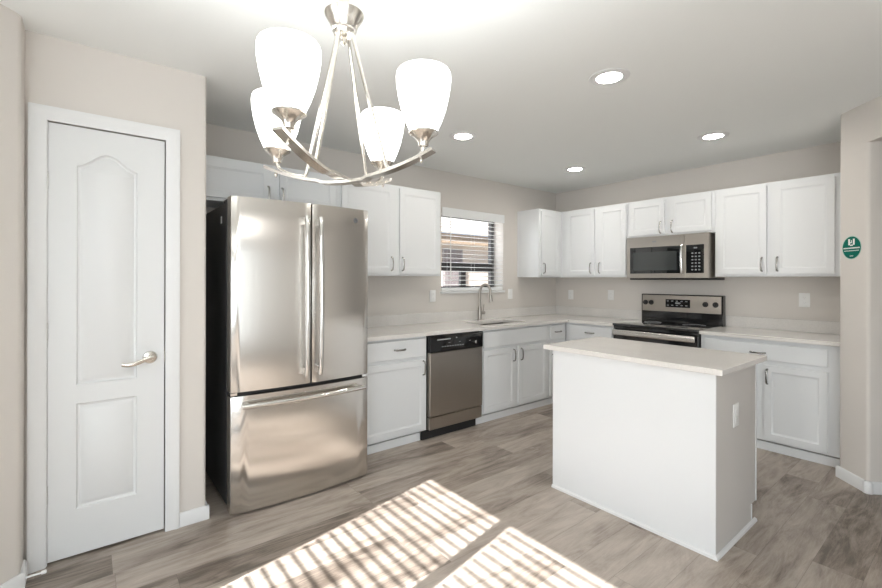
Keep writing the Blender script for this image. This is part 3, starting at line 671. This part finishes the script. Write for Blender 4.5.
# ------------------------------------------------------------------ recessed ceiling lights
for (x, y), lab in (((-2.533, -2.251), 'round recessed ceiling light nearest the chandelier, above the island front'), ((-0.961, -2.219), 'round recessed ceiling light out over the cabinets right of the microwave'),
               ((-2.497, -0.971), 'round recessed ceiling light nearest the window wall, above the dishwasher'), ((-0.913, -0.919), 'round recessed ceiling light closest to the far room corner')):
    t = thing('recessed_light', lab, 'ceiling light', (x, y, H), 0, 'recessed ceiling lights')
    obj('trim_ring', lathe(B(), [(0.067, -0.0005), (0.110, -0.0005), (0.108, -0.004), (0.098, -0.0058), (0.069, -0.0062), (0.067, -0.0005)], n=40, close=False), TRIM, t)
    obj('lens', lathe(B(), [(0.0660, -0.0008), (0.0660, -0.003), (0.040, -0.0031), (0.002, -0.0032)], n=36), LENS, t)

# ------------------------------------------------------------------ chandelier
BULB_W = 9.5
CC = CAM + F * 1.22 + R * -0.270; CC.z = 0
ch = thing('chandelier', 'brushed nickel four-light chandelier with crossed curved bars and frosted glass shades', 'chandelier', (CC.x, CC.y, H))
def zz(z): return z - 0.014 - H
obj('stem', lathe(B(), [(0.016, zz(2.105)), (0.016, -0.02)], n=16), NICKEL, ch)
obj('ceiling_canopy', lathe(B(), [(0.012, -0.045), (0.045, -0.035), (0.065, -0.012), (0.066, -0.0005)], n=32), NICKEL, ch)
obj('hub', lathe(B(), [(r_, zz(z)) for r_, z in [(0.010, 2.042), (0.027, 2.045), (0.030, 2.055), (0.034, 2.058), (0.0355, 2.066), (0.042, 2.080), (0.053, 2.097), (0.0545, 2.103), (0.050, 2.108), (0.020, 2.114)]], n=36), NICKEL, ch)
obj('finial', lathe(B(), [(0.004, zz(2.043)), (0.009, zz(2.038)), (0.011, zz(2.031)), (0.009, zz(2.023)), (0.003, zz(2.018))], n=16), NICKEL, ch)
d1 = (R * -0.342 - F * 0.94).normalized(); d2 = (R * 0.94 - F * 0.342).normalized()
def barz(r_): return 1.642 + 0.044 * (r_ / 0.228) ** 2
ZO = {0: 0.0045, 1: -0.0045}
for k, d in enumerate((d1, d2)):
    path = [d * (0.266 * i / 20) + Vector((0, 0, zz(barz(0.266 * abs(i) / 20) + (ZO[k] if abs(i) < 6 else 0)))) for i in range(-20, 21)]
    sx_ = Vector((0, 0, 1))
    bar = obj('curved_bar', sweep(B(), path, [(-0.0145, -0.004), (0.0145, -0.004), (0.0145, 0.004), (-0.0145, 0.004)]), NICKEL, ch)
    bm = B()
    for s in (-1, 1): lathe(bm, [(0.002, -0.017), (0.005, -0.012), (0.005, -0.007), (0.003, -0.003)], tuple(d * 0.232 * s + Vector((0, 0, zz(barz(0.232))))), 12)
    obj('screw_cap', bm, NICKEL, bar)
arms = []
for d, k_ in ((d1, 1), (-d1, 1), (d2, 1.045), (-d2, 1)):
    P = lambda r_, z: d * r_ * k_ + Vector((0, 0, zz(z)))
    path = [P(0.022, 2.05), P(0.124, 1.675)] + smooth([P(0.124, 1.675), P(0.130, 1.666), P(0.146, 1.666), P(0.175, 1.673), P(0.208, 1.686), P(0.224, 1.700), P(0.228, 1.722)], 4)[1:]
    obj('support_rod', tube(B(), path, 0.0054, 10, up=d.cross(Vector((0, 0, 1)))), NICKEL, ch)
    c = tuple(d * 0.228 * k_)
    cup = obj('socket_cup', lathe(B(), [(r_, zz(z)) for r_, z in [(0.009, 1.712), (0.0125, 1.713), (0.0135, 1.722), (0.019, 1.732), (0.030, 1.741), (0.038, 1.746), (0.038, 1.750), (0.010, 1.751)]], c, 28), NICKEL, ch)
    pr = [(r_ * 0.965, 1.7505 + (z - 1.7505) * 0.80) for r_, z in [(0.034, 1.7505), (0.0385, 1.757), (0.049, 1.785), (0.060, 1.823), (0.0675, 1.862), (0.0725, 1.900), (0.0735, 1.922), (0.0720, 1.938), (0.0690, 1.944)]]
    inn = [(r_ * 0.965, 1.7505 + (z - 1.7505) * 0.80) for r_, z in [(0.0655, 1.943), (0.068, 1.936), (0.0695, 1.921), (0.068, 1.900), (0.0625, 1.862), (0.054, 1.823), (0.043, 1.785), (0.033, 1.757), (0.030, 1.7525)]]
    prf = [(r_, zz(z)) for r_, z in pr + inn]
    obj('glass_shade', lathe(B(), prf, c, 36, close=True), SHADE, cup)
    bl_ = bpy.data.lights.new('bulb', 'POINT'); bl_.energy = BULB_W; bl_.shadow_soft_size = 0.03; bl_.color = (0.94, 0.985, 1.0)
    bo_ = bpy.data.objects.new('bulb', bl_); COL.objects.link(bo_); bo_.parent = cup; bo_.location = (c[0], c[1], zz(1.868))

# ------------------------------------------------------------------ window blinds
def blind(name_label, n_slats, z_top, pitch, length, tilt, width=0.050, joined=False, loc=(0, 0, 0), rot=0, cords=(), valance=True):
    """slats run along local x (0..length), room side is -y"""
    t = thing('window_blind', name_label, 'window blind', loc, rot)
    if valance:
        obj('valance', bx(B(), -0.002, length + 0.002, -0.024, -0.008, z_top - 0.068, z_top + 0.026, bev=0.003), BLIND, t)
        obj('head_rail', box(0.004, length - 0.004, -0.0075, 0.045, z_top - 0.045, z_top - 0.003), BLIND, t)
    def slat(bm, z):
        c, s = math.cos(tilt), math.sin(tilt); hw = width / 2; sec = []
        for k in range(5):
            u = -1 + k / 2; sec.append((u * hw, 0.0025 * (1 - u * u)))
        sec = sec + [(u, v - 0.0026) for u, v in sec[::-1]]
        A = []; C = []
        for u, v in sec:
            y, zq = u * c - v * s, u * s + v * c
            A.append(bm.verts.new((0.006, 0.022 + y, z + zq))); C.append(bm.verts.new((length - 0.006, 0.022 + y, z + zq)))
        m = len(sec)
        for i in range(m): bm.faces.new((A[i], A[(i + 1) % m], C[(i + 1) % m], C[i]))
        bm.faces.new(A[::-1]); bm.faces.new(C)
    zs = [z_top - 0.075 - pitch * i for i in range(n_slats)]
    if joined:
        bm = B()
        for z in zs: slat(bm, z)
        bmesh.ops.recalc_face_normals(bm, faces=bm.faces); obj('slats', bm, BLIND, t)
    else:
        for z in zs:
            bm = B(); slat(bm, z); bmesh.ops.recalc_face_normals(bm, faces=bm.faces); obj('slat', bm, BLIND, t)
    zb = zs[-1] - pitch
    obj('bottom_rail', bx(B(), 0.006, length - 0.006, -0.004, 0.048, zb - 0.019, zb + 0.014, bev=0.003), BLIND, t)
    for x in cords:
        bm = B()
        for y in (-0.0045, 0.0485): bx(bm, x - 0.001, x + 0.001, y - 0.0006, y + 0.0006, zb, z_top - 0.045)
        obj('ladder_cord', bm, CORD, t)
    return t
LW = WX1 - WX0 - 0.004
bl = blind('white horizontal slatted blind hanging in the window over the sink', 16, WZ1 - 0.003, 0.0475, LW, math.radians(5), cords=(0.12, 0.47, 0.82), loc=(WX0 + 0.002, 0.004, 0))
obj('wand', tube(B(), [(0.115, -0.018, 2.03), (0.115, -0.020, 1.35)], 0.004, 8, up=Vector((1, 0, 0))), CORD, bl)
for (a, b) in ((-2.593, S1 - 0.03), (S0 + 0.03, -2.662)):
    blind('white slatted blind on the side window facing the island, ' + ('nearer the pantry' if a > -2.6 else 'farther from the pantry'), 45, SZ1 + 0.02, 0.0435, b - a - 0.004, math.radians(18), joined=True, valance=False, loc=(SX - 0.012, a + 0.002, 0), rot=PI / 2)

# ------------------------------------------------------------------ outside the kitchen window
g = struct('ground', box(-8, 14, 0.16, 16, -0.25, -0.15), GRAVEL)
nh = thing('neighbor_house', 'tan stucco house with pale tile roof seen through the window', 'house', (0, 0, -0.235))
bm = B(); bx(bm, -1.5, 10.0, 2.78, 9.0, 0.085, 2.42)
obj('wall', bm, STUCCO, nh)
obj('fascia', box(-1.9, 10.4, 2.60, 2.66, 2.27, 2.44), FASCIA, nh)
obj('soffit', box(-1.9, 10.4, 2.66, 2.78, 2.27, 2.30), STUCCO, nh)
bm = B(); nrow = 12; ys, zs_ = 2.56, 2.445; dy, dz = 0.34, 0.125
for r_ in range(nrow):
    y0 = ys + dy * r_; z0 = zs_ + dz * r_
    v = [bm.verts.new(p) for p in ((-1.95, y0, z0 + 0.035), (10.45, y0, z0 + 0.035), (10.45, y0 + dy, z0 + dz + 0.0), (-1.95, y0 + dy, z0 + dz + 0.0), (-1.95, y0, z0), (10.45, y0, z0), (10.45, y0 + dy, z0 + dz - 0.03), (-1.95, y0 + dy, z0 + dz - 0.03))]
    for f in ((0, 1, 2, 3), (4, 7, 6, 5), (0, 4, 5, 1), (1, 5, 6, 2), (2, 6, 7, 3), (3, 7, 4, 0)): bm.faces.new([v[i] for i in f])
obj('roof', bm, TILE, nh)
wf = obj('window', box(0.30, 0.785, 2.745, 2.7795, 1.35, 2.175), NBFRAME, nh)
obj('window_pane', box(0.34, 0.745, 2.735, 2.7445, 1.39, 2.135), NBPANE, wf)
